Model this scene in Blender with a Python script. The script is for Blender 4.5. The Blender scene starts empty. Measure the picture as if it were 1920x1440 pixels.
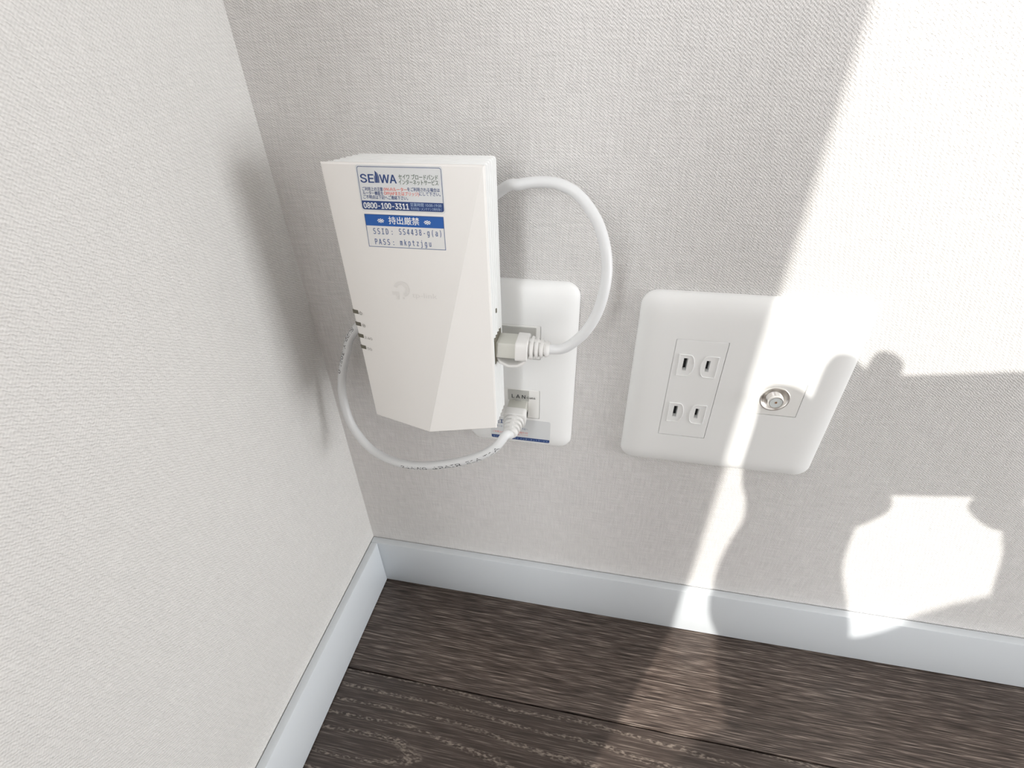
import bpy, bmesh, math, random
from mathutils import Vector, Matrix
random.seed(4)
S = bpy.context.scene
COL = S.collection

# ------------------------------------------------------------------ camera
CAM = Vector((0.183697, -0.253879, 0.419084))
RIGHT = Vector((0.981462, 0.190762, -0.018511))
UP = Vector((-0.094618, 0.566259, 0.818778))
BACK = Vector((0.166674, -0.801848, 0.573811))
cd = bpy.data.cameras.new('camera')
cd.sensor_width = 36.0
cd.lens = 36.0 * 919.56 / 1920.0
cd.clip_start = 0.01
cam = bpy.data.objects.new('camera', cd)
COL.objects.link(cam)
M = Matrix((RIGHT, UP, BACK)).transposed().to_4x4()
M.translation = CAM
cam.matrix_world = M
S.camera = cam

# ------------------------------------------------------------------ light
W = bpy.data.worlds.new('sky')
S.world = W
W.use_nodes = True
W.node_tree.nodes['Background'].inputs[0].default_value = (0.97, 0.985, 1.0, 1)
W.node_tree.nodes['Background'].inputs[1].default_value = 1.5

SUN_DIR = Vector((0.555, 1.0, -0.82)).normalized()      # the way sunlight travels
sd = bpy.data.lights.new('sun', 'SUN')
sd.energy = 4.2
sd.angle = math.radians(0.6)
sd.color = (1.0, 0.965, 0.90)
sun = bpy.data.objects.new('sun', sd)
COL.objects.link(sun)
sun.rotation_euler = SUN_DIR.to_track_quat('-Z', 'Y').to_euler()
sun.location = (-2, -4, 3)

wd = bpy.data.lights.new('window_daylight', 'AREA')
wd.shape = 'RECTANGLE'
wd.size = 1.75
wd.size_y = 1.0
wd.energy = 55.0
wd.color = (0.98, 0.99, 1.0)
win = bpy.data.objects.new('window_daylight', wd)
COL.objects.link(win)
win.location = (-0.13, -1.40, 0.52)
win.rotation_euler = Vector((1, 0, 0)).to_track_quat('-Z', 'Z').to_euler()

dd = bpy.data.lights.new('added_low_fill', 'AREA')  # unseen fill lamp added low on the right to shape the shade
dd.shape = 'RECTANGLE'
dd.size = 0.90
dd.size_y = 0.80
dd.energy = 29.5
dd.color = (0.98, 0.99, 1.0)
lowfill = bpy.data.objects.new('added_low_fill', dd)
COL.objects.link(lowfill)
lowfill.location = (2.66, -0.52, 0.42)
lowfill.rotation_euler = Vector((-1, 0, 0)).to_track_quat('-Z', 'Z').to_euler()

S.view_settings.view_transform = 'Standard'
S.view_settings.look = 'None'
S.view_settings.gamma = 1.0
S.view_settings.exposure = 0.0
S.view_settings.use_curve_mapping = False
S.cycles.max_bounces = 10
S.cycles.diffuse_bounces = 6

# ------------------------------------------------------------------ materials
def newmat(name):
    m = bpy.data.materials.new(name)
    m.use_nodes = True
    nt = m.node_tree
    return m, nt, nt.nodes['Principled BSDF']

def plain(name, col, rough=0.5, metal=0.0, spec=0.5, grain=0.0, trans=0.0):
    m, nt, b = newmat(name)
    b.inputs['Base Color'].default_value = (*col, 1)
    b.inputs['Roughness'].default_value = rough
    b.inputs['Metallic'].default_value = metal
    b.inputs['Specular IOR Level'].default_value = spec
    b.inputs['Transmission Weight'].default_value = trans
    if grain > 0:                      # faint moulding texture of plastic
        tc = nt.nodes.new('ShaderNodeTexCoord')
        nz = nt.nodes.new('ShaderNodeTexNoise')
        nz.inputs['Scale'].default_value = 1500
        bp = nt.nodes.new('ShaderNodeBump')
        bp.inputs['Strength'].default_value = grain
        bp.inputs['Distance'].default_value = 0.0001
        nt.links.new(tc.outputs['Object'], nz.inputs['Vector'])
        nt.links.new(nz.outputs['Fac'], bp.inputs['Height'])
        nt.links.new(bp.outputs['Normal'], b.inputs['Normal'])
    return m

def mth(nt, op, a, b=None, c=None):
    n = nt.nodes.new('ShaderNodeMath')
    n.operation = op
    for i, v in enumerate((a, b, c)):
        if v is None:
            continue
        if isinstance(v, (int, float)):
            n.inputs[i].default_value = v
        else:
            nt.links.new(v, n.inputs[i])
    return n.outputs[0]

def wallpaper(name, u_axis, col, contrast, bump, period=0.00115):
    """Linen-weave vinyl wallpaper: crossing threads with an uneven, slubby hand."""
    m, nt, b = newmat(name)
    tc = nt.nodes.new('ShaderNodeTexCoord')
    sx = nt.nodes.new('ShaderNodeSeparateXYZ')
    nt.links.new(tc.outputs['Object'], sx.inputs[0])
    u, v = sx.outputs[u_axis], sx.outputs['Z']
    nz = nt.nodes.new('ShaderNodeTexNoise')
    nz.inputs['Scale'].default_value = 330
    nz.inputs['Detail'].default_value = 2
    nt.links.new(tc.outputs['Object'], nz.inputs['Vector'])
    wob = mth(nt, 'MULTIPLY', mth(nt, 'SUBTRACT', nz.outputs['Fac'], 0.5), 9.0)
    k = 2 * math.pi / period
    diag = mth(nt, 'SINE', mth(nt, 'ADD', mth(nt, 'ADD', mth(nt, 'MULTIPLY', u, k * 0.62), mth(nt, 'MULTIPLY', v, k * 0.9)), wob))
    thrx = mth(nt, 'SINE', mth(nt, 'ADD', mth(nt, 'MULTIPLY', u, k * 1.15), wob))
    thrz = mth(nt, 'SINE', mth(nt, 'ADD', mth(nt, 'MULTIPLY', v, k * 1.05), wob))
    # long slubs: fine vertical and horizontal threads that stand out here and there
    def slub(su, sv):
        cmb = nt.nodes.new('ShaderNodeCombineXYZ')
        nt.links.new(mth(nt, 'MULTIPLY', u, su), cmb.inputs[0])
        nt.links.new(mth(nt, 'MULTIPLY', v, sv), cmb.inputs[1])
        n2 = nt.nodes.new('ShaderNodeTexNoise')
        n2.inputs['Scale'].default_value = 1.0
        n2.inputs['Detail'].default_value = 1
        nt.links.new(cmb.outputs[0], n2.inputs['Vector'])
        return mth(nt, 'SUBTRACT', n2.outputs['Fac'], 0.5)
    sl = mth(nt, 'ADD', slub(1100, 70), slub(70, 1100))
    h = mth(nt, 'ADD', mth(nt, 'MULTIPLY', diag, 0.6), mth(nt, 'MULTIPLY', mth(nt, 'MULTIPLY', thrx, thrz), 0.6))
    h = mth(nt, 'ADD', h, mth(nt, 'MULTIPLY', sl, 1.3))
    fac = mth(nt, 'ADD', mth(nt, 'MULTIPLY', h, 0.4), 0.5)
    ramp = nt.nodes.new('ShaderNodeValToRGB')
    ramp.color_ramp.elements[0].position = 0.0
    ramp.color_ramp.elements[1].position = 1.0
    ramp.color_ramp.elements[0].color = (*[c * (1 - contrast) for c in col], 1)  # hollows darker, crowns paler: relief shading put into the colour
    ramp.color_ramp.elements[1].color = (*[min(1, c * (1 + contrast)) for c in col], 1)
    nt.links.new(fac, ramp.inputs[0])
    nt.links.new(ramp.outputs[0], b.inputs['Base Color'])
    bp = nt.nodes.new('ShaderNodeBump')
    bp.inputs['Strength'].default_value = bump
    bp.inputs['Distance'].default_value = 0.00022
    nt.links.new(fac, bp.inputs['Height'])
    nt.links.new(bp.outputs['Normal'], b.inputs['Normal'])
    b.inputs['Roughness'].default_value = 0.75
    b.inputs['Specular IOR Level'].default_value = 0.25
    return m

def oak(name, cathedral):
    """Dark brushed oak flooring: near-black brown with pale pores along the grain."""
    m, nt, b = newmat(name)
    tc = nt.nodes.new('ShaderNodeTexCoord')
    oi = nt.nodes.new('ShaderNodeObjectInfo')
    sx = nt.nodes.new('ShaderNodeSeparateXYZ')
    nt.links.new(tc.outputs['Object'], sx.inputs[0])
    off = mth(nt, 'MULTIPLY', oi.outputs['Random'], 37.0)
    x, y = sx.outputs['X'], sx.outputs['Y']
    def noise(su, sv, detail, seed):
        c = nt.nodes.new('ShaderNodeCombineXYZ')
        nt.links.new(mth(nt, 'MULTIPLY', x, su), c.inputs[0])
        nt.links.new(mth(nt, 'MULTIPLY', y, sv), c.inputs[1])
        nt.links.new(mth(nt, 'ADD', off, seed), c.inputs[2])
        n = nt.nodes.new('ShaderNodeTexNoise')
        n.inputs['Scale'].default_value = 1.0
        n.inputs['Detail'].default_value = detail
        nt.links.new(c.outputs[0], n.inputs['Vector'])
        return n.outputs['Fac']
    fine = noise(50, 2000, 3, 1.0)
    mid = noise(18, 1000, 2, 7.0)
    broad = noise(5, 24, 2, 13.0)
    g = mth(nt, 'ADD', mth(nt, 'MULTIPLY', fine, 0.62), mth(nt, 'ADD', mth(nt, 'MULTIPLY', mid, 0.30), mth(nt, 'MULTIPLY', broad, 0.08)))
    ramp = nt.nodes.new('ShaderNodeValToRGB')
    e = ramp.color_ramp.elements
    e[0].position = 0.40
    e[0].color = (0.030, 0.021, 0.017, 1)
    e[1].position = 0.51
    e[1].color = (0.090, 0.067, 0.056, 1)
    e2 = e.new(0.575)
    e2.color = (0.165, 0.128, 0.108, 1)
    e3 = e.new(0.625)
    e3.color = (0.34, 0.28, 0.24, 1)
    nt.links.new(g, ramp.inputs[0])
    colour = ramp.outputs[0]
    height = g
    if cathedral:
        wn = noise(9, 30, 2, 21.0)
        xx = mth(nt, 'MULTIPLY', mth(nt, 'ADD', x, -0.02), 0.11)
        yy = mth(nt, 'ADD', y, 0.050)
        r = mth(nt, 'SQRT', mth(nt, 'ADD', mth(nt, 'MULTIPLY', xx, xx), mth(nt, 'MULTIPLY', yy, yy)))
        ring = mth(nt, 'SINE', mth(nt, 'ADD', mth(nt, 'MULTIPLY', r, 2 * math.pi / 0.011), mth(nt, 'MULTIPLY', wn, 9.0)))
        ringm = mth(nt, 'SMOOTH_MIN', mth(nt, 'MAXIMUM', mth(nt, 'SUBTRACT', ring, 0.55), 0.0), 0.45, 0.02)
        pores = noise(330, 900, 1, 31.0)
        pm = mth(nt, 'MULTIPLY', mth(nt, 'MAXIMUM', mth(nt, 'SUBTRACT', pores, 0.45), 0.0), 5.0)
        pat = mth(nt, 'MINIMUM', mth(nt, 'MULTIPLY', mth(nt, 'MULTIPLY', ringm, pm), 2.0), 0.85)
        dark = nt.nodes.new('ShaderNodeMix')
        dark.data_type = 'RGBA'
        dark.inputs['Factor'].default_value = 0.55
        nt.links.new(colour, dark.inputs['A'])
        dark.inputs['B'].default_value = (0.060, 0.046, 0.040, 1)
        mx = nt.nodes.new('ShaderNodeMix')
        mx.data_type = 'RGBA'
        nt.links.new(pat, mx.inputs['Factor'])
        nt.links.new(dark.outputs['Result'], mx.inputs['A'])
        mx.inputs['B'].default_value = (0.30, 0.25, 0.21, 1)
        colour = mx.outputs['Result']
    nt.links.new(colour, b.inputs['Base Color'])
    bp = nt.nodes.new('ShaderNodeBump')
    bp.inputs['Strength'].default_value = 0.35
    bp.inputs['Distance'].default_value = 0.0003
    nt.links.new(height, bp.inputs['Height'])
    nt.links.new(bp.outputs['Normal'], b.inputs['Normal'])
    b.inputs['Roughness'].default_value = 0.30
    b.inputs['Specular IOR Level'].default_value = 0.40
    return m

WALLB = wallpaper('linen_wallpaper_back', 'X', (0.735, 0.724, 0.714), 0.23, 1.0)
WALLL = wallpaper('linen_wallpaper_left', 'Y', (0.725, 0.716, 0.700), 0.13, 1.0, 0.0015)
OAKA = oak('dark_oak_straight', False)
OAKB = oak('dark_oak_cathedral', True)
SKIRT = plain('painted_skirting', (0.71, 0.75, 0.785), 0.45)
GROOVE = plain('dark_subfloor', (0.010, 0.007, 0.006), 0.8)
ROUTER = plain('router_white_plastic', (0.90, 0.885, 0.86), 0.42, grain=0.15)
RIBW = plain('router_side_plastic', (0.90, 0.915, 0.915), 0.35)
PLATE = plain('plate_plastic', (0.93, 0.94, 0.935), 0.42)
MODULE = plain('module_plastic', (0.92, 0.93, 0.925), 0.45)
WHITE = plain('bright_white_plastic', (0.92, 0.92, 0.90), 0.45)
PANEL = plain('grey_panel_plastic', (0.50, 0.50, 0.475), 0.5)
BLACK = plain('black_recess', (0.012, 0.012, 0.013), 0.7)
LEDM = plain('led_window_grey', (0.13, 0.12, 0.085), 0.4)
CHROME = plain('polished_metal', (0.95, 0.93, 0.90), 0.30, 1.0)
PTFE = plain('white_dielectric', (0.75, 0.80, 0.80), 0.5)
GOLD = plain('gold_pin', (0.85, 0.55, 0.35), 0.35, 1.0)
CORD = plain('white_pvc_cord', (0.80, 0.815, 0.825), 0.38)
BOOT = plain('white_boot_rubber', (0.80, 0.795, 0.78), 0.5)
CLEAR = plain('cloudy_plug_plastic', (0.60, 0.60, 0.55), 0.3)
INKB = plain('ink_navy', (0.018, 0.055, 0.21), 0.5)
INKB2 = plain('ink_blue', (0.008, 0.105, 0.42), 0.5)
INKG = plain('ink_dark_green', (0.12, 0.17, 0.13), 0.5)
INKR = plain('ink_red', (0.80, 0.17, 0.13), 0.5)
INKS = plain('ink_slate_blue', (0.075, 0.13, 0.30), 0.5)
INKW = plain('ink_white', (0.85, 0.87, 0.88), 0.5)
INKK = plain('ink_black', (0.018, 0.02, 0.025), 0.5)
INKGR = plain('ink_pale_grey', (0.78, 0.765, 0.74), 0.5)
INKGR2 = plain('ink_mid_grey', (0.44, 0.43, 0.41), 0.5)
INKLB = plain('ink_light_blue', (0.42, 0.55, 0.75), 0.5)
PAPER = plain('sticker_film', (0.74, 0.76, 0.77), 0.4)
PAPER2 = plain('sticker_paper', (0.79, 0.79, 0.78), 0.45)
PHONEM = plain('phone_black', (0.02, 0.02, 0.022), 0.3)
LENSM = plain('lens_glass', (0.01, 0.01, 0.015), 0.05)
SKIN = plain('skin', (0.55, 0.36, 0.27), 0.55)
SHIRT = plain('pale_grey_sweater', (0.55, 0.55, 0.55), 0.9)
TROUS = plain('beige_trousers', (0.42, 0.38, 0.32), 0.9)
HAIR = plain('black_hair', (0.015, 0.012, 0.011), 0.6)
ALU = plain('window_aluminium', (0.60, 0.60, 0.60), 0.4, 0.6)

# ------------------------------------------------------------------ helpers
def sharpen(bm, deg=35):
    lim = math.radians(deg)
    for f in bm.faces:
        f.smooth = True
    for e in bm.edges:
        if len(e.link_faces) == 2:
            e.smooth = e.calc_face_angle(0) < lim

def obj(name, bm, mat, parent=None, deg=35, recalc=True, flip=False):
    if recalc:
        bmesh.ops.recalc_face_normals(bm, faces=bm.faces[:])
    if flip:
        bmesh.ops.reverse_faces(bm, faces=bm.faces[:])
    sharpen(bm, deg)
    me = bpy.data.meshes.new(name)
    bm.to_mesh(me)
    bm.free()
    for m in (mat if isinstance(mat, (list, tuple)) else [mat]):
        me.materials.append(m)
    o = bpy.data.objects.new(name, me)
    COL.objects.link(o)
    if parent is not None:
        o.parent = parent
        o.matrix_parent_inverse = ROOT_INV.get(parent.name, Matrix())
    return o

ROOT_INV = {}
def thing(name, label, cat, loc, group=None):
    o = bpy.data.objects.new(name, None)
    COL.objects.link(o)
    o.location = loc
    o.empty_display_size = 0.02
    o['label'] = label
    o['category'] = cat
    if group:
        o['group'] = group
    ROOT_INV[o.name] = Matrix.Translation(loc).inverted()   # parts are modelled in room coordinates
    return o

def box(bm, x0, x1, y0, y1, z0, z1, bevel=0.0, seg=2):
    vs = [bm.verts.new((x, y, z)) for x in (x0, x1) for y in (y0, y1) for z in (z0, z1)]
    q = [(0, 1, 3, 2), (4, 6, 7, 5), (0, 4, 5, 1), (2, 3, 7, 6), (0, 2, 6, 4), (1, 5, 7, 3)]
    fs = [bm.faces.new([vs[i] for i in f]) for f in q]
    if bevel > 0:
        es = list({e for f in fs for e in f.edges})
        bmesh.ops.bevel(bm, geom=es, offset=bevel, segments=seg, profile=0.5, affect='EDGES')

def rrect(cx, cz, w, h, r, n=6):
    pts = []
    for sx, sz, a0 in ((1, 1, 0), (-1, 1, 90), (-1, -1, 180), (1, -1, 270)):
        for i in range(n + 1):
            a = math.radians(a0 + 90 * i / n)
            pts.append((cx + sx * (w / 2 - r) + r * math.cos(a), cz + sz * (h / 2 - r) + r * math.sin(a)))
    return pts

def loft(bm, rings, cap0=False, cap1=False, closed=True):
    rows = [[bm.verts.new(p) for p in ring] for ring in rings]
    n = len(rows[0])
    for a, b in zip(rows[:-1], rows[1:]):
        for i in range(n if closed else n - 1):
            j = (i + 1) % n
            bm.faces.new((a[i], a[j], b[j], b[i]))
    if cap0:
        bm.faces.new(rows[0])
    if cap1:
        bm.faces.new(rows[-1])
    return rows

def holed_face(bm, outer, holes):
    """Fill the area between a loop of verts and hole loops."""
    es = []
    for lp in [outer] + holes:
        for i in range(len(lp)):
            a, b = lp[i], lp[(i + 1) % len(lp)]
            e = bm.edges.get((a, b)) or bm.edges.new((a, b))
            es.append(e)
    bmesh.ops.triangle_fill(bm, use_beauty=True, use_dissolve=False, edges=es)

def frame(t):
    t = t.normalized()
    n = t.cross(Vector((0, 0, 1)))
    if n.length < 1e-4:
        n = t.cross(Vector((1, 0, 0)))
    return n.normalized()

def sweep(bm, pts, radius, seg=14, caps=True):
    """Tube along pts (list of Vectors); radius a number or a list. Returns frames."""
    n = len(pts)
    rad = radius if isinstance(radius, (list, tuple)) else [radius] * n
    fr = []
    nprev = None
    for i in range(n):
        t = (pts[min(i + 1, n - 1)] - pts[max(i - 1, 0)]).normalized()
        if nprev is None:
            nn = frame(t)
        else:
            nn = (nprev - t * nprev.dot(t)).normalized()
        nprev = nn
        fr.append((t, nn, t.cross(nn)))
    rings = []
    for i in range(n):
        t, a, b = fr[i]
        rings.append([pts[i] + rad[i] * (a * math.cos(2 * math.pi * k / seg) + b * math.sin(2 * math.pi * k / seg)) for k in range(seg)])
    loft(bm, rings, caps, caps)
    return fr

def catmull(P, n=10):
    P = [Vector(p) for p in P]
    Q = [2 * P[0] - P[1]] + P + [2 * P[-1] - P[-2]]
    out = []
    for i in range(1, len(Q) - 2):
        p0, p1, p2, p3 = Q[i - 1:i + 3]
        for k in range(n):
            t = k / n
            out.append(0.5 * ((2 * p1) + (p2 - p0) * t + (2 * p0 - 5 * p1 + 4 * p2 - p3) * t * t + (3 * p1 - p0 - 3 * p2 + p3) * t ** 3))
    out.append(P[-1])
    return out

def font(name):
    import os
    try:                                # the typefaces Blender ships with
        p = os.path.join(bpy.utils.system_resource('DATAFILES', path='fonts'), name)
        return bpy.data.fonts.load(p, check_existing=True)
    except Exception:
        return None
SANS, MONO = font('Inter.woff2'), font('DejaVuSansMono.woff2')
def text_bm(s, mono=None, plainface=False):
    """Flat mesh of a piece of writing in its own plane, with its bounds."""
    bm = bmesh.new()
    dg = None
    items = [(s, 0.0)] if mono is None else [(c, i * mono) for i, c in enumerate(s) if c != ' ']
    for st, dx in items:
        cu = bpy.data.curves.new('writing', 'FONT')
        cu.body = st
        cu.size = 1.0
        f = (MONO if mono is not None else SANS) if s.isascii() and not plainface else None
        if f is not None:
            cu.font = f
        cu.resolution_u = 3
        if mono is not None:
            cu.align_x = 'CENTER'
        o = bpy.data.objects.new('writing', cu)
        COL.objects.link(o)
        dg = bpy.context.evaluated_depsgraph_get()
        me = bpy.data.meshes.new_from_object(o.evaluated_get(dg))
        k = len(bm.verts)
        bm.from_mesh(me)
        bm.verts.ensure_lookup_table()
        for v in bm.verts[k:]:
            v.co.x += dx
        bpy.data.objects.remove(o)
        bpy.data.curves.remove(cu)
        bpy.data.meshes.remove(me)
    xs = [v.co.x for v in bm.verts]
    ys = [v.co.y for v in bm.verts]
    return bm, (min(xs), max(xs), min(ys), max(ys))

CAPS = {}
def cap_height(s, mono):
    k = 'cjk' if not s.isascii() else ('mono' if mono is not None else 'sans')
    if k not in CAPS:
        bm, bb = text_bm('H', mono)
        bm.free()
        CAPS[k] = 0.72 if k == 'cjk' else bb[3] - bb[2]
    return CAPS[k]

def put_text(dst, s, u0, u1, v0, cap, fn, mono=None, fit=True, bold=0.0, plainface=False):
    """Write s from u0 to u1 with baseline v0 and capital height cap; fn maps (u,v) to a point."""
    bm, (a, b, c, d) = text_bm(s, mono, plainface)
    sc = cap / (0.72 if plainface else cap_height(s, mono))
    su = (u1 - u0) / (b - a) if fit else sc
    reps = [(0, 0)] if bold == 0 else [(-bold, 0), (bold, 0), (0, -bold * .6), (0, bold * .6)]
    for q, (bx, by) in enumerate(reps):
        mp = {}
        for v in bm.verts:
            mp[v] = dst.verts.new(fn(u0 + (v.co.x - a) * su + bx, v0 + v.co.y * sc + by, q * 2e-6))
        for f in bm.faces:
            dst.faces.new([mp[v] for v in f.verts])
    bm.free()

def put_rect(dst, u0, u1, v0, v1, fn, r=0.0, corners=(1, 1, 1, 1), ex=0.0):
    pts = []
    for (su, sv, a0, on) in ((1, 1, 0, corners[0]), (-1, 1, 90, corners[1]), (-1, -1, 180, corners[2]), (1, -1, 270, corners[3])):
        cu, cv = (u1 if su > 0 else u0), (v1 if sv > 0 else v0)
        if r > 0 and on:
            for i in range(5):
                a = math.radians(a0 + 22.5 * i)
                pts.append((cu - su * r + r * math.cos(a), cv - sv * r + r * math.sin(a)))
        else:
            pts.append((cu, cv))
    dst.faces.new([dst.verts.new(fn(u, v, ex)) for u, v in pts])

def structure(o):
    o['kind'] = 'structure'
    return o

# ================================================================== ROOM
RX, RY, RZ = 2.6, -2.6, 2.4
JAMB = -0.492           # where the left wall stops at the window
bm = bmesh.new(); box(bm, -0.12, RX, 0.0, 0.12, -0.03, RZ)
structure(obj('wall_back', bm, WALLB))
bm = bmesh.new()
box(bm, -0.12, 0.0, JAMB, 0.0, -0.03, RZ)
box(bm, -0.12, 0.0, -2.35, JAMB, 2.10, RZ)
box(bm, -0.12, 0.0, RY, -2.35, -0.03, RZ)
structure(obj('wall_left', bm, WALLL))
bm = bmesh.new(); box(bm, -0.12, RX, RY - 0.12, RY, -0.03, RZ)
structure(obj('wall_front', bm, WALLB))
bm = bmesh.new()
box(bm, RX, RX + 0.12, -0.05, 0.12, -0.03, RZ)
box(bm, RX, RX + 0.12, -1.00, -0.05, 0.84, RZ)  # leaves a low opening, added for the fill lamp
box(bm, RX, RX + 0.12, RY, -1.00, -0.03, RZ)
structure(obj('wall_right', bm, WALLL))
# aluminium frame of the balcony window, set to the outside of the wall
wf = bmesh.new()
for y0, y1, z0, z1 in ((JAMB - 0.035, JAMB, 0.0, 2.10), (-2.35, -2.315, 0.0, 2.10), (-2.315, JAMB - 0.035, 2.065, 2.10), (-2.315, JAMB - 0.035, -0.005, 0.02)):
    box(wf, -0.115, -0.085, y0, y1, z0, z1)
structure(obj('window_1', wf, ALU))

bm = bmesh.new(); box(bm, -0.12, RX, RY, 0.12, RZ, RZ + 0.05)
structure(obj('ceiling', bm, WALLL))
bm = bmesh.new(); box(bm, -0.12, RX, RY, 0.12, -0.05, -0.0022)
floor = structure(obj('floor', bm, GROOVE))
def plank_mesh(name, length, width, mat):
    b = bmesh.new()
    box(b, 0.0005, length - 0.0005, -width + 0.0004, -0.0004, -0.012, 0.0, 0.0007, 2)
    bmesh.ops.recalc_face_normals(b, faces=b.faces[:])
    sharpen(b, 30)
    me = bpy.data.meshes.new(name)
    b.to_mesh(me); b.free()
    me.materials.append(mat)
    return me
PW = 0.150
# first plank is ripped narrow at the back wall, the others are full width
rows = [(0.0, 0.0883, OAKA)]
y = -0.0883
while y > RY + 0.02:
    rows.append((y, PW, OAKB if len(rows) == 1 else OAKA))
    y -= PW
for i, (y, w, mt) in enumerate(rows):
    cuts = [0.0, 1.30, 2.60] if i % 2 == 0 else ([0.0, 0.90, 2.20, 2.60] if i % 4 == 1 else [0.0, 0.60, 1.90, 2.60])
    cache = {}
    for x0, x1 in zip(cuts[:-1], cuts[1:]):
        L = round(x1 - x0, 3)
        if L not in cache:
            cache[L] = plank_mesh('plank', L, w, mt)
        o = bpy.data.objects.new('plank', cache[L])
        COL.objects.link(o)
        o.location = (x0, y, 0.0)
        o.parent = floor
BH, BT = 0.0548, 0.0066
bm = bmesh.new(); box(bm, 0.0004, RX, -BT, -0.0005, 0.0004, BH, 0.0008, 2)
structure(obj('baseboard_back', bm, SKIRT))
bm = bmesh.new(); box(bm, 0.0005, BT, JAMB, -0.0066, 0.0004, BH, 0.0008, 2)
structure(obj('baseboard_left', bm, SKIRT))

# ================================================================== WALL PLATES
PZ = 0.18899
def wall_plate(parent, x0, z0, w, h, holes):
    """Softly rounded cover plate with openings, in front of the back wall."""
    cx, cz = x0 + w / 2, z0 + h / 2
    b = bmesh.new()
    prof = [(0.0, -0.0002), (0.0, -0.0013), (0.0005, -0.0024), (0.0016, -0.0036), (0.0036, -0.0049), (0.0066, -0.0059), (0.0100, -0.0064), (0.0135, -0.0066)]
    rings = []
    for ins, yy in prof:
        rings.append([(u, yy, v) for u, v in rrect(cx, cz, w - 2 * ins, h - 2 * ins, max(0.0088 - ins * 0.6, 0.0008), 7)])
    rw = loft(b, rings, True, False)
    hl = []
    for hx0, hx1, hz0, hz1 in holes:
        a = [b.verts.new((x, -0.0066, z)) for x, z in rrect((hx0 + hx1) / 2, (hz0 + hz1) / 2, hx1 - hx0, hz1 - hz0, 0.0004, 2)]
        c = [b.verts.new((v.co.x, -0.0020, v.co.z)) for v in a]
        for i in range(len(a)):
            j = (i + 1) % len(a)
            b.faces.new((a[i], a[j], c[j], c[i]))
        b.faces.new(c)
        hl.append(a)
    holed_face(b, rw[-1], hl)
    return obj('cover_plate', b, PLATE, parent, deg=40)

def module(name, parent, x0, x1, z0, z1, mat, front=-0.0066, gap=0.00022, holes=()):
    """Insert that sits in a plate opening; holes are rectangles sunk in its face."""
    b = bmesh.new()
    cx, cz, w, h = (x0 + x1) / 2, (z0 + z1) / 2, x1 - x0 - 2 * gap, z1 - z0 - 2 * gap
    rings = [[(u, yy, v) for u, v in rrect(cx, cz, w - 2 * i, h - 2 * i, 0.0005, 3)] for i, yy in ((0, -0.0024), (0, front + 0.0003), (0.0003, front))]
    rw = loft(b, rings, True, not holes)
    if holes:
        hl = []
        for hx0, hx1, hz0, hz1, dep in holes:
            a = [b.verts.new((x, front, z)) for x, z in ((hx1, hz1), (hx0, hz1), (hx0, hz0), (hx1, hz0))]
            c = [b.verts.new((v.co.x, front + dep, v.co.z)) for v in a]
            for i in range(4):
                j = (i + 1) % 4
                b.faces.new((a[i], a[j], c[j], c[i]))
            b.faces.new(c)
            hl.append(a)
        holed_face(b, rw[-1], hl)
    return obj(name, b, mat, parent, deg=30)

# ---- plate with two power sockets and the aerial socket
X2 = 0.20416
p2 = thing('socket_wall_plate', 'wide light grey wall plate with two power sockets and a chrome aerial socket', 'wall plate', (X2 + 0.058, 0, PZ))
cxa, cxb, cz = X2 + 0.035, X2 + 0.081, PZ + 0.060
hw, hh = 0.0139, 0.0342
wall_plate(p2, X2, PZ, 0.116, 0.120, [(cxa - hw, cxa + hw, cz - hh, cz + hh), (cxb - hw, cxb + hw, cz - hh / 3, cz + hh / 3)])
slots = [(-6.7, 18.2, 2.3, 8.3), (5.5, 18.1, 2.1, 7.3), (-6.5, -15.5, 2.3, 8.3), (5.9, -15.5, 2.1, 7.3)]
om = module('power_outlet', p2, cxa - hw, cxa + hw, cz - hh, cz + hh, MODULE,
            holes=[(cxa + (sx - w / 2) / 1000, cxa + (sx + w / 2) / 1000, cz + (sz - h / 2) / 1000, cz + (sz + h / 2) / 1000, 0.0042) for sx, sz, w, h in slots])
for k, (sx, sz, w, h) in enumerate(slots):
    # raised D-shaped island round each slot, flat side outwards
    s = -1 if sx < 0 else 1
    zc = cz + (17.6 if sz > 0 else -16.2) / 1000
    xo, xi = cxa + s * 0.0108, cxa + s * 0.0018
    hz = 0.0072
    out = [(xo, zc + hz), (xo, zc - hz)]
    for i in range(9):
        a = math.radians(-90 + 180 * i / 8)
        out.append((cxa + s * 0.0048 - s * 0.0032 * math.cos(a), zc + hz * math.sin(a)))
    inn = []
    for q in (0, 1):
        inn.append((xo - s * 0.0005, zc + (hz - 0.0005) * (1 if q == 0 else -1)))
    for i in range(9):
        a = math.radians(-90 + 180 * i / 8)
        inn.append((cxa + s * 0.0048 - s * 0.0027 * math.cos(a), zc + (hz - 0.0005) * math.sin(a)))
    b = bmesh.new()
    loft(b, [[(u, -0.0064, v) for u, v in out], [(u, -0.0068, v) for u, v in out],
             [(u + (iu - u) * .35, -0.0070, v + (iv - v) * .35) for (u, v), (iu, iv) in zip(out, inn)],
             [(u + (iu - u) * .75, -0.0070, v + (iv - v) * .75) for (u, v), (iu, iv) in zip(out, inn)],
             [(u, -0.0066, v) for u, v in inn], [(u, -0.0060, v) for u, v in inn]])
    obj('socket_rim', b, MODULE, om, deg=50)
    b = bmesh.new()
    box(b, cxa + (sx - w / 2 + .06) / 1000, cxa + (sx + w / 2 - .06) / 1000, -0.0030, -0.0025, cz + (sz - h / 2 + .06) / 1000, cz + (sz + h / 2 - .06) / 1000)
    obj('dark_slot_floor', b, BLACK, om)  # black plate at the slot bottom; the depth's shade put into its colour
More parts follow.
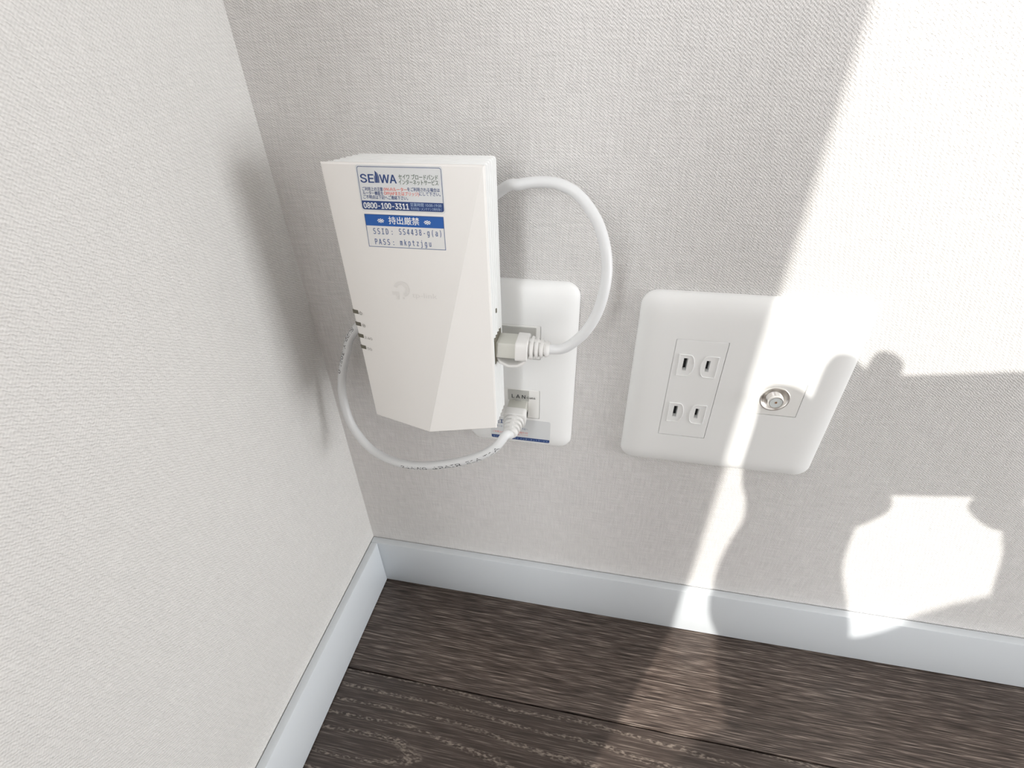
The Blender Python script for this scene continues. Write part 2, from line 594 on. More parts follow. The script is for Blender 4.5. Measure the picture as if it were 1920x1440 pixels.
# aerial socket: chrome cup with a threaded post standing in it
def ring(cx, cz, r, yy, n=32):
    return [(cx + r * math.cos(2 * math.pi * i / n), yy, cz + r * math.sin(2 * math.pi * i / n)) for i in range(n)]
axx, azz = cxb - 0.0008, cz + 0.0006
b = bmesh.new()
x0, x1, z0, z1 = cxb - hw + .00022, cxb + hw - .00022, cz - hh / 3 + .00022, cz + hh / 3 - .00022
rw = loft(b, [[(u, yy, v) for u, v in rrect((x0 + x1) / 2, (z0 + z1) / 2, x1 - x0 - 2 * i, z1 - z0 - 2 * i, .0005, 3)] for i, yy in ((0, -.0024), (0, -.0063), (.0003, -.0066))], True, False)
hole = [b.verts.new(p) for p in ring(axx, azz, 0.0072, -0.0066)]
deep = [b.verts.new(p) for p in ring(axx, azz, 0.0072, -0.0028)]
for i in range(32):
    b.faces.new((hole[i], hole[(i + 1) % 32], deep[(i + 1) % 32], deep[i]))
holed_face(b, rw[-1], [hole])
am = obj('aerial_socket', b, WHITE, p2, deg=30)
b = bmesh.new()
loft(b, [ring(axx, azz, r, yy) for r, yy in ((0.0079, -0.0064), (0.0081, -0.0071), (0.0078, -0.0076), (0.0073, -0.0075), (0.0064, -0.0064), (0.0054, -0.0057), (0.0041, -0.0054))])
obj('chrome_cup', b, CHROME, am, deg=50, recalc=False)
b = bmesh.new()
prof = [(0.0044, -0.0026), (0.0044, -0.0050)]
yy = -0.0052
for i in range(7):
    prof += [(0.0038, yy), (0.0042, yy - 0.00035)]
    yy -= 0.0007
prof += [(0.0040, -0.0104), (0.0037, -0.0108), (0.0034, -0.0108), (0.0033, -0.0104)]
loft(b, [ring(axx, azz, r, q) for r, q in prof], True, False)
obj('threaded_post', b, CHROME, am, deg=50)
b = bmesh.new()
loft(b, [ring(axx, azz, 0.0033, -0.0060), ring(axx, azz, 0.0033, -0.0105), ring(axx, azz, 0.0007, -0.0105)], True, True)
obj('dielectric', b, PTFE, am, deg=40)
b = bmesh.new()
loft(b, [ring(axx, azz, 0.00065, -0.0090, 12), ring(axx, azz, 0.00065, -0.0107, 12)], True, True)
obj('centre_pin', b, GOLD, am, deg=40)

# ---- plate with the network socket, partly behind the router
X1 = 0.17117 - 0.070
Z1 = PZ + 0.00125
p1 = thing('network_wall_plate', 'narrow light grey wall plate with a LAN socket, half hidden behind the white router', 'wall plate', (X1 + 0.035, 0, Z1))
cx1, cz1 = X1 + 0.035, Z1 + 0.060
uz = (cz1 + hh / 3, cz1 + hh)
lz = (cz1 - hh, cz1 - hh / 3)
wall_plate(p1, X1, Z1, 0.070, 0.120, [(cx1 - hw, cx1 + hw, *uz), (cx1 - hw, cx1 + hw, *lz)])
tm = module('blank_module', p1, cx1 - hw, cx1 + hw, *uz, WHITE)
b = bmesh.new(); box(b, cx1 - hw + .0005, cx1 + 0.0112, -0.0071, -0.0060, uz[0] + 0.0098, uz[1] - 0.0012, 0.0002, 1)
obj('grey_panel', b, PANEL, tm)  # plain raised grey panel across the upper part of the module
jx0, jx1, jz0, jz1 = 0.1304, 0.1424, 0.2166, 0.2298
lm = module('lan_socket', p1, cx1 - hw, cx1 + hw, *lz, WHITE, holes=[(jx0, jx1, jz0, jz1, 0.0045)])
b = bmesh.new(); box(b, 0.1296, 0.1432, -0.0070, -0.0060, jz1 + 0.0001, lz[1] - 0.0008, 0.0002, 1)
sh = obj('grey_panel', b, PANEL, lm)  # dust shutter of the LAN socket
b = bmesh.new(); box(b, jx0 + .0001, jx1 - .0001, -0.0026, -0.0023, jz0 + .0001, jz1 - .0001)
obj('jack_recess', b, BLACK, lm)
b = bmesh.new(); box(b, 0.1343, 0.1384, -0.0078, -0.0058, 0.2288, 0.2307, 0.0003, 2)
obj('latch_notch', b, PANEL, lm)
fn = lambda u, v, e=0: (u, -0.00705 - e, v)
b = bmesh.new()
put_text(b, 'L A N', 0.1321, 0.1408, 0.2319, 0.0027, fn, bold=0.00008)
for f in range(0):
    pass
fn2 = lambda u, v, e=0: (u, -0.00706 - e, v)
put_text(b, 'Cat6', 0.1418, 0.1472, 0.2321, 0.0014, lambda u, v, e=0: (u, -0.00708 - e, v), bold=0.00004)
obj('lettering', b, INKK, lm, recalc=False)

# ---- notice sticker on the network plate
sx0, sx1, sz0, sz1 = 0.1170, 0.1574, 0.1960, 0.2145
sfn = lambda u, v, e=0: (u, -0.00672 - e, v)
b = bmesh.new()
loft(b, [[(u, yy, v) for u, v in rrect((sx0 + sx1) / 2, (sz0 + sz1) / 2, sx1 - sx0, sz1 - sz0, 0.0014, 4)] for yy in (-0.0064, -0.0067)], False, True)
st3 = obj('service_sticker', b, PAPER, p1)
b = bmesh.new()
put_rect(b, sx0 + .0004, sx1 - .0004, sz0 + .0003, sz0 + .0029, sfn, 0.0008, (0, 0, 1, 1))
put_text(b, 'SEIWA', 0.1180, 0.1335, 0.2095, 0.0030, sfn, bold=0.00008)
obj('navy_print', b, INKB, st3, recalc=False)
b = bmesh.new()
put_text(b, 'セイワ ブロードバンド インターネットサービス', sx0 + .0014, sx1 - .0014, sz0 + .0009, 0.0012, lambda u, v, e=0: (u, -0.00676 - e, v))
obj('band_lettering', b, INKLB, st3, recalc=False)
b = bmesh.new()
put_text(b, 'ご利用上の注意', 0.1182, 0.1290, 0.2010, 0.0013, sfn)
put_text(b, 'ルーター機能をOFF', 0.1310, 0.1424, 0.2023, 0.0012, sfn)
put_text(b, 'APまたはブリッジ', 0.1310, 0.1424, 0.2004, 0.0012, sfn)
obj('red_lettering', b, INKR, st3, recalc=False)
b = bmesh.new()
put_text(b, 'インターネットサービス', 0.1182, 0.1335, 0.2060, 0.0013, sfn)
put_text(b, 'ご不明点は下記へ', 0.1310, 0.1424, 0.2056, 0.0012, sfn)
obj('slate_lettering', b, INKS, st3, recalc=False)

# ================================================================== ROUTER
RXL, RXR, RZT, RZB = 0.0555, 0.1299, 0.3768, 0.2349
YF, YB = -0.0420, -0.0190
BUL = 0.0100
XC, ZC = 0.0927, 0.2349
def bulge(x, z):
    c = (RZT - z) / (RZT - ZC) * BUL
    l = (x - RXL) / (XC - RXL) * BUL
    r = (RXR - x) / (RXR - XC) * BUL
    return max(0.0, min(c, l, r))
rt = thing('wifi_router', 'tall white faceted router with two blue stickers mounted on the wall by the corner', 'router', ((RXL + RXR) / 2, 0, RZB))
# side walls: stacked ribs
b = bmesh.new()
prof = []
NR = 6
step = (YB - (YF + 0.0016)) / NR
yy = YF + 0.0016
for i in range(NR):
    a, c = yy + i * step, yy + (i + 1) * step
    prof += [(0.0011, a + 0.0002), (0.0003, a + 0.0008), (0.0, a + step * 0.5), (0.0003, c - 0.0008), (0.0011, c - 0.0002)]
rings = [[(u, q, v) for u, v in rrect((RXL + RXR) / 2, (RZT + RZB) / 2, RXR - RXL - 2 * i, RZT - RZB - 2 * i, 0.0016, 4)] for i, q in prof]
# the left flank leans in towards the wall
for rg, (i, q) in zip(rings, prof):
    t = (q - YF) / (YB - YF)
    for k, (u, qq, v) in enumerate(rg):
        s = (RXR - u) / (RXR - RXL)
        rg[k] = (u + s * t * 0.0080 + (1 - s) * t * 0.0004, qq, v)
loft(b, rings, True, True)
obj('ribbed_housing', b, RIBW, rt, deg=30)
# faceted front cover
b = bmesh.new()
def fv(x, z, y): return b.verts.new((x, y, z))
e = 0.0006
base = [(RXL, RZT), (RXR, RZT), (RXR, RZB), (XC, ZC), (RXL, RZB)]
back = [fv(x, z, YF + 0.0017) for x, z in base]
side = [fv(x, z, YF + e - bulge(x, z)) for x, z in base]
inset = []
for x, z in base:
    xi = min(max(x, RXL + e), RXR - e)
    zi = min(max(z, RZB + e), RZT - e)
    inset.append(fv(xi, zi, YF - bulge(x, z)))
for A, B in ((back, side), (side, inset)):
    for i in range(5):
        j = (i + 1) % 5
        b.faces.new((A[i], A[j], B[j], B[i]))
b.faces.new(back)
tl, tr, br, bc, bl = inset
b.faces.new((tl, tr, bc)); b.faces.new((tr, br, bc)); b.faces.new((tl, bc, bl))
cover = obj('front_cover', b, ROUTER, rt, deg=3)
for ed in cover.data.edges:              # the near-left fold is softly rounded
    q = [cover.data.vertices[i].co for i in ed.vertices]
    if any((v - Vector((RXL + e, YF, RZT - e))).length < 2e-3 for v in q) and any((v - Vector((XC, YF - BUL, ZC))).length < 2e-3 for v in q):
        ed.use_edge_sharp = False
# plug block at the back that carries the router on the wall
b = bmesh.new(); box(b, 0.0745, 0.1120, YB - 0.002, -0.0003, 0.2450, 0.2950, 0.003, 3)
obj('wall_mount', b, ROUTER, rt)
# side port with reset slot
b = bmesh.new(); box(b, RXR - 0.006, RXR + 0.00045, -0.0385, -0.0232, 0.2765, 0.2915, 0.0004, 1)
port = obj('lan_port', b, LEDM, rt)
b = bmesh.new(); box(b, RXR - 0.002, RXR + 0.0005, -0.0322, -0.0308, 0.3040, 0.3066, 0.0003, 1)
obj('reset_slot', b, LEDM, rt)
# LED windows with their little signs
ffn = lambda u, v, e=0: (u, YF - bulge(u, v) - 0.00012 - e, v)
for zt in (0.3055, 0.2983, 0.2911, 0.2841):
    b = bmesh.new()
    q = [(RXL - 0.00008, zt), (RXL + 0.0033, zt), (RXL + 0.0033, zt - 0.0021), (RXL - 0.00008, zt - 0.0021)]
    loft(b, [[(u, YF + 0.001, v) for u, v in q], [(u, YF - bulge(u, v) - 0.00006, v) for u, v in q]], True, True)
    obj('led_window', b, LEDM, rt)
b = bmesh.new()
def annulus(b, cx, cz, r0, r1, fn, a0=0, a1=360, n=20):
    for i in range(n):
        a, c = math.radians(a0 + (a1 - a0) * i / n), math.radians(a0 + (a1 - a0) * (i + 1) / n)
        b.faces.new([b.verts.new(fn(cx + r * math.cos(t), cz + r * math.sin(t))) for r, t in ((r0, a), (r1, a), (r1, c), (r0, c))])
annulus(b, 0.0604, 0.3042, 0.0006, 0.00095, ffn, 120, 420)
put_rect(b, 0.06025, 0.06055, 0.3044, 0.3055, ffn)
annulus(b, 0.0607, 0.2970, 0.0007, 0.0010, ffn)
annulus(b, 0.0607, 0.2970, 0.0, 0.0004, ffn)
put_text(b, '2.4G', 0.0596, 0.0646, 0.2890, 0.0016, ffn)
put_text(b, '5G', 0.0598, 0.0628, 0.2820, 0.0016, ffn)
obj('led_signs', b, INKGR2, rt, recalc=False)
# pale emblem and maker's name
b = bmesh.new()
annulus(b, 0.0865, 0.3206, 0.0023, 0.0040, ffn, -70, 165, 16)
put_rect(b, 0.0815, 0.0848, 0.3176, 0.3192, ffn)
put_rect(b, 0.0833, 0.0848, 0.3152, 0.31755, ffn)
put_rect(b, 0.0866, 0.0876, 0.3156, 0.3165, ffn)
put_text(b, 'tp-link', 0.0916, 0.1045, 0.3168, 0.0026, ffn, plainface=True)
obj('maker_emblem', b, INKGR, rt, recalc=False)

# ---- service sticker
def sticker(parent, name, u0, u1, v0, v1, r, mat):
    b = bmesh.new()
    g = lambda u, v, e=0: (u, YF - bulge(u, v) - 0.00010 - e, v)
    pts = rrect((u0 + u1) / 2, (v0 + v1) / 2, u1 - u0, v1 - v0, r, 4)
    loft(b, [[g(u, v, -0.0002) for u, v in pts], [g(u, v, 0.0) for u, v in pts]], False, True)
    return obj(name, b, mat, parent)
def pfn(layer):
    return lambda u, v, e=0: (u, YF - bulge(u, v) - 0.00010 - 0.00004 * layer - e, v)
s1 = sticker(rt, 'service_sticker', 0.0721, 0.1117, 0.3569, 0.3762, 0.0012, PAPER)
b = bmesh.new()
# frame line
f1 = pfn(1)
U0, U1, V0, V1 = 0.0727, 0.1112, 0.3576, 0.3756
o1 = rrect((U0 + U1) / 2, (V0 + V1) / 2, U1 - U0, V1 - V0, 0.0010, 4)
t = 0.00022
i1 = rrect((U0 + U1) / 2, (V0 + V1) / 2, U1 - U0 - 2 * t, V1 - V0 - 2 * t, 0.0008, 4)
loft(b, [[f1(u, v) for u, v in o1], [f1(u, v) for u, v in i1]])
put_rect(b, U0, U1, V0, 0.3614, f1, 0.0010, (0, 0, 1, 1))
put_text(b, 'SE', 0.0738, 0.0800, 0.3690, 0.0034, f1, bold=0.00012)
put_text(b, 'WA', 0.0829, 0.0905, 0.3690, 0.0034, f1, bold=0.00012)
for x0, x1, h in ((0.0804, 0.0808, 0.0034), (0.0809, 0.0817, 0.0050), (0.0818, 0.0822, 0.0044), (0.0823, 0.0826, 0.0034)):
    b.faces.new([b.verts.new(f1(u, v)) for u, v in ((x0, 0.3690), (x1, 0.3690), (x1, 0.3690 + h - 0.0008), (x0, 0.3690 + h))])
put_text(b, 'ご利用上の注意', 0.0739, 0.0836, 0.3657, 0.0013, f1, bold=0.00003)
put_text(b, 'をご利用される場合は', 0.0951, 0.1099, 0.3660, 0.0013, f1, bold=0.00003)
put_text(b, 'ルーター機能を', 0.0739, 0.0836, 0.3640, 0.0013, f1, bold=0.00003)
put_text(b, 'にして下さい。', 0.1004, 0.1101, 0.3643, 0.0013, f1, bold=0.00003)
put_text(b, 'ご不明点は下記へご連絡下さい。', 0.0739, 0.0950, 0.3623, 0.0013, f1, bold=0.00003)
obj('navy_print', b, INKB, s1, recalc=False)
b = bmesh.new()
put_text(b, 'セイワ ブロードバンド', 0.0917, 0.1095, 0.3708, 0.0017, f1, bold=0.00004)
put_text(b, 'インターネットサービス', 0.0915, 0.1095, 0.3687, 0.0017, f1, bold=0.00004)
obj('green_lettering', b, INKG, s1, recalc=False)
b = bmesh.new()
put_text(b, '(Wi-Fiルーター', 0.0841, 0.0949, 0.3658, 0.0013, f1, bold=0.00003)
put_text(b, 'OFF(APまたはブリッジ)', 0.0840, 0.1002, 0.3641, 0.0013, f1, bold=0.00003)
obj('red_lettering', b, INKR, s1, recalc=False)
f2 = pfn(2)
b = bmesh.new()
put_text(b, '0800-100-3311', 0.0735, 0.0949, 0.3582, 0.0024, f2, bold=0.00012)
obj('white_lettering', b, INKW, s1, recalc=False)
b = bmesh.new()
put_text(b, '営業時間 10:00-19:00', 0.0958, 0.1102, 0.3597, 0.0012, f2)
put_text(b, '年末年始・メンテナンス時を除く', 0.0958, 0.1102, 0.3581, 0.0010, f2)
obj('pale_lettering', b, INKLB, s1, recalc=False)

# ---- network name sticker
s2 = sticker(rt, 'password_sticker', 0.0729, 0.1108, 0.3407, 0.3557, 0.0002, PAPER2)
b = bmesh.new()
U0, U1, V0, V1 = 0.0730, 0.1107, 0.3408, 0.3556
o1 = rrect((U0 + U1) / 2, (V0 + V1) / 2, U1 - U0, V1 - V0, 0.0001, 1)
i1 = rrect((U0 + U1) / 2, (V0 + V1) / 2, U1 - U0 - .0005, V1 - V0 - .0005, 0.0001, 1)
loft(b, [[f1(u, v) for u, v in o1], [f1(u, v) for u, v in i1]])
obj('blue_frame', b, INKS, s2, recalc=False)
b = bmesh.new()
put_rect(b, U0, U1, 0.3505, V1, f1)
obj('blue_band', b, INKB2, s2, recalc=False)
b = bmesh.new()
put_text(b, '※', 0.0790, 0.0823, 0.3517, 0.0025, f2, bold=0.00003)
put_text(b, '※', 0.1013, 0.1046, 0.3517, 0.0025, f2, bold=0.00003)
put_text(b, '持出厳禁', 0.0845, 0.0991, 0.3518, 0.0026, f2, bold=0.00006)
obj('white_lettering', b, INKW, s2, recalc=False)
b = bmesh.new()
put_text(b, 'SSID', 0.0763, 0.0836, 0.3468, 0.0026, f1, mono=0.62, bold=0.00005)
put_text(b, ':', 0.0852, 0.0857, 0.3468, 0.0024, f1)
put_text(b, 'SS4438-g(a)', 0.0889, 0.1090, 0.3470, 0.0026, f1, mono=0.62, bold=0.00005)
put_text(b, 'PASS', 0.0764, 0.0837, 0.3420, 0.0026, f1, mono=0.62, bold=0.00005)
put_text(b, ':', 0.0853, 0.0858, 0.3420, 0.0024, f1)
put_text(b, 'mkptzjgu', 0.0888, 0.1038, 0.3421, 0.0026, f1, mono=0.66, bold=0.00005)
obj('slate_lettering', b, INKS, s2, recalc=False)

# ================================================================== NETWORK CABLE
cb = thing('network_cable', 'white network cable looping behind the router from the LAN socket to its side port', 'cable', (0.1365, -0.007, 0.228))
CR = 0.0027
KEYS = [(0.1364, -0.03, 0.2258),
        (0.1363, -0.035, 0.225),
        (0.1347, -0.04, 0.2287),
        (0.1295, -0.044, 0.2222),
        (0.1196, -0.045, 0.2142),
        (0.1013, -0.043, 0.2035),
        (0.077, -0.038, 0.1922),
        (0.0557, -0.033, 0.1877),
        (0.0369, -0.028, 0.1919),
        (0.0239, -0.023, 0.2068),
        (0.0196, -0.0185, 0.2265),
        (0.0215, -0.015, 0.2436),
        (0.0267, -0.0125, 0.2588),
        (0.0358, -0.011, 0.2753),
        (0.076, -0.0095, 0.315),
        (0.102, -0.009, 0.337),
        (0.1297, -0.009, 0.3593),
        (0.139, -0.0095, 0.3622),
        (0.1488, -0.0105, 0.3638),
        (0.1586, -0.0125, 0.3634),
        (0.168, -0.015, 0.3592),
        (0.1766, -0.0185, 0.35),
        (0.1815, -0.0215, 0.3398),
        (0.1839, -0.0245, 0.3293),
        (0.1837, -0.0275, 0.3182),
        (0.1809, -0.0295, 0.3059),
        (0.1751, -0.0308, 0.2949),
        (0.1664, -0.0308, 0.2861),
        (0.159, -0.0308, 0.2845),
        (0.154, -0.0308, 0.2845)]
path = catmull(KEYS, 10)
b = bmesh.new()
sweep(b, path, CR, 16)
cord = obj('cord', b, CORD, cb, deg=60)
# printed lettering along the cord
arc = [0.0]
for a, c in zip(path[:-1], path[1:]):
    arc.append(arc[-1] + (c - a).length)
def on_cord(s):
    for i in range(len(arc) - 1):
        if arc[i + 1] >= s:
            t = (s - arc[i]) / max(arc[i + 1] - arc[i], 1e-9)
            return path[i].lerp(path[i + 1], t), (path[min(i + 2, len(path) - 1)] - path[max(i - 1, 0)]).normalized()
    return path[-1], (path[-1] - path[-2]).normalized()
def cord_text(dst, s, s_start, length, side, cap):
    """Wrap writing on the cord, reading against the path; side turns it round the cord."""
    bm, (a, c, d, e) = text_bm(s)
    mp = {}
    for v in bm.verts:
        ss = s_start - (v.co.x - a) / (c - a) * length
        p, t = on_cord(ss)
        t = -t
        tocam = Vector((0, -1, 0.25))
        tocam = (tocam - t * tocam.dot(t)).normalized()
        upv = tocam.cross(t) * 1.0
        ang = side + (v.co.y * cap / cap_height(s, None)) / CR
        mp[v] = dst.verts.new(p + (CR + 0.00004) * (tocam * math.cos(ang) + upv * math.sin(ang)))
    for f in bm.faces:
        dst.faces.new([mp[v] for v in f.verts])
    bm.free()
b = bmesh.new()
cord_text(b, 'SUPPLY', 0.2205, 0.0165, -0.85, 0.0022)
cord_text(b, '30E1.0', 0.2010, 0.0160, -0.85, 0.0022)
obj('printed_lettering', b, INKK, cord, recalc=False)
b = bmesh.new()
cord_text(b, '24AWG', 0.0980, 0.0215, -0.72, 0.0022)
cord_text(b, '4PAIR', 0.0718, 0.0235, -0.72, 0.0022)
cord_text(b, 'E1A', 0.0440, 0.0110, -0.72, 0.0022)
cord_text(b, 'T1A', 0.0305, 0.0110, -0.72, 0.0022)
obj('printed_lettering', b, INKK, cord, recalc=False)

def rr_ring(c, ax, w_ax, h_ax, w, h, r):
    return [c + w_ax * u + h_ax * v for u, v in rrect(0, 0, w, h, r, 3)]
def plug(c0, ax, w_ax, h_ax, length_body, tail, hood):
    """Plug with its ribbed boot; c0 the mouth, ax the way the cord leaves."""
    ax, w_ax, h_ax = Vector(ax).normalized(), Vector(w_ax).normalized(), Vector(h_ax).normalized()
    b = bmesh.new()
    loft(b, [rr_ring(c0 + ax * t, ax, w_ax, h_ax, 0.0117, 0.0082, 0.0006) for t in (-0.004, length_body)], True, True)
    pl = obj('plug', b, CLEAR, cb, deg=30)
    b = bmesh.new()
    sec = []
    t0 = length_body - 0.002
    sec += [(t0, 0.0128, 0.0096, .0014), (t0 + 0.0004, 0.0136, 0.0104, .0018), (t0 + 0.0062, 0.0136, 0.0104, .0022), (t0 + 0.0066, 0.0128, 0.0096, .0022)]
    n, L = 4, tail - 0.0068
    for i in range(n):
        a = t0 + 0.0068 + L * i / n
        k = 1 - 0.30 * i / (n - 1)
        w, h = 0.0128 * k, 0.0102 * k
        g = L / n
        sec += [(a + g * 0.02, 0.0080 * (k * .5 + .5), 0.0072 * (k * .5 + .5), .0026), (a + g * 0.34, 0.0080 * (k * .5 + .5), 0.0072 * (k * .5 + .5), .0026),
                (a + g * 0.38, w - .0003, h - .0003, min(w, h) * .42), (a + g * 0.66, w, h, min(w, h) * .45), (a + g * 0.96, w - .0006, h - .0006, min(w, h) * .42)]
    e = t0 + tail
    sec += [(e + 0.0006, 0.0064, 0.0064, .0030)]
    loft(b, [rr_ring(c0 + ax * t, ax, w_ax, h_ax, w, h, r) for t, w, h, r in sec], True, True)
    bt = obj('boot', b, BOOT, pl, deg=40)
    # spine joining the boot rings
    b = bmesh.new()
    for s in (-1, 1):
        loft(b, [rr_ring(c0 + ax * t + h_ax * s * q, ax, w_ax, h_ax, 0.0026, 0.0016, .0005) for t, q in ((t0 + .006, .0038), (t0 + tail * .66, .0035), (e - .001, .0026))], True, True)
    obj('boot_spine', b, BOOT, pl, deg=40)
    if hood:
        b = bmesh.new()
        pts = [(t0 + 0.0062, -0.0035, .0100), (t0 + 0.0048, -0.0062, .0104), (t0 + 0.0015, -0.0086, .0100), (t0 - 0.0035, -0.0094, .0092), (t0 - 0.0085, -0.0078, .0080), (t0 - 0.0106, -0.0058, .0066)]
        rg = []
        for i, (t, q, w) in enumerate(pts):
            p0, p1 = pts[max(i - 1, 0)], pts[min(i + 1, len(pts) - 1)]
            d = (ax * (p1[0] - p0[0]) + h_ax * (p1[1] - p0[1])).normalized()
            nn = d.cross(w_ax).normalized()
            rg.append(rr_ring(c0 + ax * t + h_ax * q, d, w_ax, nn, w, 0.0017, 0.0007))
        loft(b, rg, True, True)
        obj('latch_hood', b, BOOT, pl, deg=50)
    return pl
plug(Vector((0.1364, -0.0066, 0.2262)), (0.0, -1, -0.02), (1, 0, 0), (0, 0, 1), 0.0112, 0.0190, False)
plug(Vector((0.1300, -0.0308, 0.2845)), (1, 0, 0), (0, 1, 0), (0, 0.25, 1), 0.0125, 0.0172, True)

# ================================================================== PHOTOGRAPHER (behind the lens; throws the shadow)
DH = SUN_DIR
def P(a, b_, s=0.0):
    return CAM + RIGHT * a + UP * b_ - DH * s
ph = thing('smartphone', 'black smartphone held level by the squatting photographer', 'phone', P(0.06, 0.0065) + BACK * 0.003)
b = bmesh.new()
A0, A1, B0, B1 = -0.0075, 0.137, -0.028, 0.0405
rings = []
for ins, q in ((0.0016, 0.0022), (0.0, 0.0040), (0.0, 0.0090), (0.0016, 0.0105)):
    rings.append([CAM + RIGHT * u + UP * v + BACK * q for u, v in rrect((A0 + A1) / 2, (B0 + B1) / 2, A1 - A0 - 2 * ins, B1 - B0 - 2 * ins, 0.009, 6)])
loft(b, rings, True, True)
obj('phone_body', b, PHONEM, ph, deg=40)
b = bmesh.new()
loft(b, [[CAM + RIGHT * (r * math.cos(t * math.pi / 12)) + UP * (r * math.sin(t * math.pi / 12)) + BACK * q for t in range(24)] for r, q in ((0.0055, 0.0026), (0.0055, 0.0012), (0.0045, 0.0010))], True, True)
obj('lens', b, LENSM, ph, deg=40)

def skinned(name, chains, mats, matfn, parent=None, sub=2):
    """chains: lists of (point, radius); a chain may start at an existing key."""
    bm = bmesh.new()
    sl = bm.verts.layers.skin.verify()
    keys = {}
    for ch in chains:
        prev = None
        for it in ch:
            if isinstance(it, str):
                prev = keys[it]
                continue
            p, r = it[0], it[1]
            v = bm.verts.new(p)
            v[sl].radius = (r, r)
            if prev is None:
                v[sl].use_root = True
            if len(it) > 2 and it[2]:
                keys[it[2]] = v
            if prev is not None:
                bm.edges.new((prev, v))
            prev = v
    me = bpy.data.meshes.new(name)
    bm.to_mesh(me)
    bm.free()
    o = bpy.data.objects.new(name, me)
    COL.objects.link(o)
    o.modifiers.new('skin', 'SKIN').use_smooth_shade = True
    ss = o.modifiers.new('sub', 'SUBSURF')
    ss.levels = sub
    ss.render_levels = sub
    dg = bpy.context.evaluated_depsgraph_get()
    m2 = bpy.data.meshes.new_from_object(o.evaluated_get(dg))
    m2.name = name
    o.modifiers.clear()
    o.data = m2
    bpy.data.meshes.remove(me)
    m2.materials.clear()
    for m in mats:
        m2.materials.append(m)
    for f in m2.polygons:
        f.material_index = matfn(f.center)
        f.use_smooth = True
    if parent is not None:
        o.parent = parent
        o.matrix_parent_inverse = ROOT_INV.get(parent.name, Matrix())
    return o

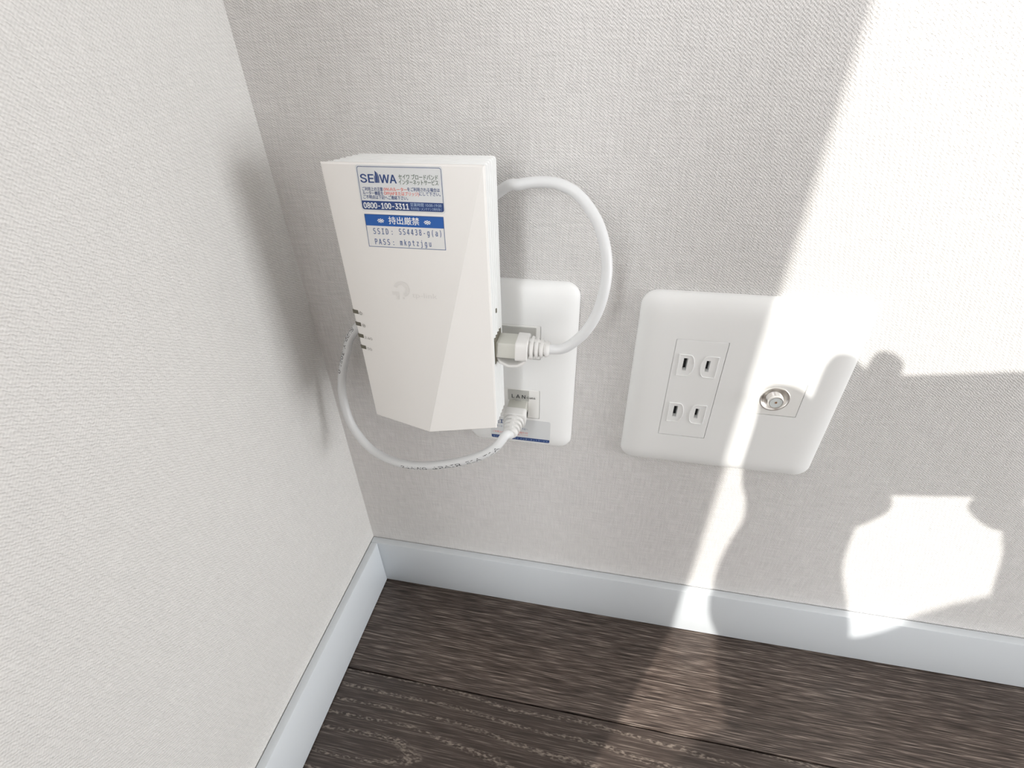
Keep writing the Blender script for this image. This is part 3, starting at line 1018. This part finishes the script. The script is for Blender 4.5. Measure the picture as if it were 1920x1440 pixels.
V = Vector
per = thing('person', 'person squatting in pale grey sweater and beige trousers holding the phone', 'person', (0.25, -0.75, 0.0))
SK, SH, TR, SO = 0, 1, 2, 3
lh = [(P(-.036, -.192, .26), .047, 'lelbow', SH), (P(-.038, -.130, .15), .055, '', SH), (P(-.032, -.085, .085), .040, '', SH), (P(-.020, -.062, .062), .034, 'lwrist', SK), (P(-.014, -.036, .050), .037, 'lpalm', SK), (P(-.012, -.008, .044), .031, 'lknuck', SK)]
rh = [(P(.205, -.165, .24), .055, 'relbow', SH), (P(.183, -.122, .15), .060, '', SH), (P(.163, -.083, .085), .048, '', SH), (P(.148, -.055, .065), .030, 'rwrist', SK), (P(.130, -.024, .052), .030, 'rpalm', SK)]
def F(*pts):
    return [(P(a, b_, s), r, '', SK) for a, b_, s, r in pts]
chains = [
    [(V((.31, -.93, .22)), .15, 'pelvis', TR), (V((.28, -.80, .36)), .14, 'waist', SH), (V((.26, -.68, .51)), .125, 'chest', SH), (V((.27, -.61, .63)), .055, 'neck', SK), (V((.27, -.575, .69)), .052, '', SK), (V((.27, -.555, .77)), .082, '', SK), (V((.27, -.55, .83)), .070, '', SK)],
    ['chest', (V((.180, -.655, .610)), .080, 'lsh', SH), (V((.135, -.57, .430)), .055, '', SH), lh[0], *lh[1:]],
    ['chest', (V((.385, -.655, .600)), .080, 'rsh', SH), (V((.43, -.57, .49)), .052, '', SH), rh[0], *rh[1:]],
    ['pelvis', (V((.19, -.84, .27)), .10, '', TR), (V((.046, -.590, .395)), .078, 'lknee', TR), (V((.052, -.61, .24)), .060, '', TR), (V((.085, -.665, .085)), .036, '', TR), (V((.085, -.60, .040)), .036, '', SO), (V((.085, -.52, .030)), .028, '', SO)],
    ['pelvis', (V((.40, -.84, .27)), .10, '', TR), (V((.46, -.600, .395)), .070, 'rknee', TR), (V((.455, -.64, .20)), .055, '', TR), (V((.45, -.675, .085)), .036, '', TR), (V((.45, -.61, .040)), .036, '', SO), (V((.45, -.53, .030)), .028, '', SO)],
    # left hand: fingers reach behind the phone, two tips show over its top edge
    F((-.010, .000, .042, .0120), (-.001, .014, .036, .0110), (.008, .034, .030, .0105), (.0155, .0500, .0265, .0110)),
    F((-.004, -.006, .044, .0120), (.014, .012, .036, .0105), (.028, .034, .030, .0092), (.0365, .0510, .0265, .0082)),
    F((-.004, -.020, .044, .0110), (.020, -.006, .036, .0095), (.040, .008, .030, .0088), (.050, .018, .027, .0080)),
    F((-.008, -.044, .048, .0150), (.014, -.043, .038, .0125), (.030, -.036, .030, .0110), (.040, -.029, .027, .0095)),
    F((-.028, -.048, .055, .0190), (-.040, -.022, .045, .0175), (-.028, .004, .034, .0150), (-.0225, .022, .029, .0140), (-.0190, .0370, .027, .0130)),
    F((-.026, -.032, .052, .0170), (-.022, -.008, .046, .0170), (-.014, .010, .040, .0130)),
    # right hand
    F((.128, -.012, .048, .0110), (.120, .006, .038, .0095), (.108, .020, .030, .0088), (.100, .028, .0265, .0080)),
    F((.124, -.020, .048, .0110), (.110, -.004, .038, .0095), (.096, .010, .030, .0088), (.088, .018, .0265, .0080)),
    F((.120, -.026, .048, .0100), (.106, -.014, .038, .0090), (.092, -.004, .030, .0085), (.084, .002, .0265, .0078)),
    F((.118, -.034, .048, .0090), (.108, -.026, .038, .0085), (.098, -.020, .030, .0075), (.092, -.016, .0265, .0070)),
    F((.124, -.040, .052, .0120), (.110, -.044, .038, .0105), (.099, -.036, .029, .0092), (.092, -.028, .0265, .0080)),
]
# which garment covers which stretch of the body
segs = []
kk = {}
for ch in chains:
    q = None
    for it in ch:
        if isinstance(it, str):
            q = None
            continue
        if it[2]:
            kk[it[2]] = it
        if q is not None:
            segs.append((q[0], it[0], q[1], it[1], q[3], it[3]))
        q = it
def body_mat(c):
    best = None
    for p0, p1, r0, r1, m0, m1 in segs:
        d = p1 - p0
        t = max(0.0, min(1.0, (c - p0).dot(d) / d.length_squared))
        e = (c - p0 - d * t).length / (r0 + (r1 - r0) * t)
        if best is None or e < best[0]:
            best = (e, m0 if t < 0.5 else m1)
    return best[1]
skinned('body', chains, [SKIN, SHIRT, TROUS, HAIR], body_mat, per)
b = bmesh.new()
bmesh.ops.create_uvsphere(b, u_segments=20, v_segments=14, radius=0.5)
bmesh.ops.delete(b, geom=[v for v in b.verts if v.co.z < -0.12 and v.co.y > 0.05], context='VERTS')
for v in b.verts:
    v.co = V((v.co.x * .205, v.co.y * .215, v.co.z * .215)) + V((.27, -.577, .813))
obj('hair', b, HAIR, per, deg=60, recalc=False)
def ball(name, c, r, mat, sc=(1, 1, 1)):
    b = bmesh.new()
    bmesh.ops.create_uvsphere(b, u_segments=12, v_segments=8, radius=r)
    for v in b.verts:
        v.co = V((v.co.x * sc[0], v.co.y * sc[1], v.co.z * sc[2])) + V(c)
    return obj(name, b, mat, per, deg=60)
for s in (-1, 1):
    ball('eye', (.27 + s * .031, -.477, .775), .011, HAIR)
    ball('ear', (.27 + s * .083, -.56, .77), .026, SKIN, (.4, .7, 1.1))
ball('nose', (.27, -.465, .752), .016, SKIN, (.8, 1, 1.3))
ball('mouth', (.27, -.480, .720), .020, plain('lips', (.42, .17, .15), .5), (1.1, .4, .35))


del cd
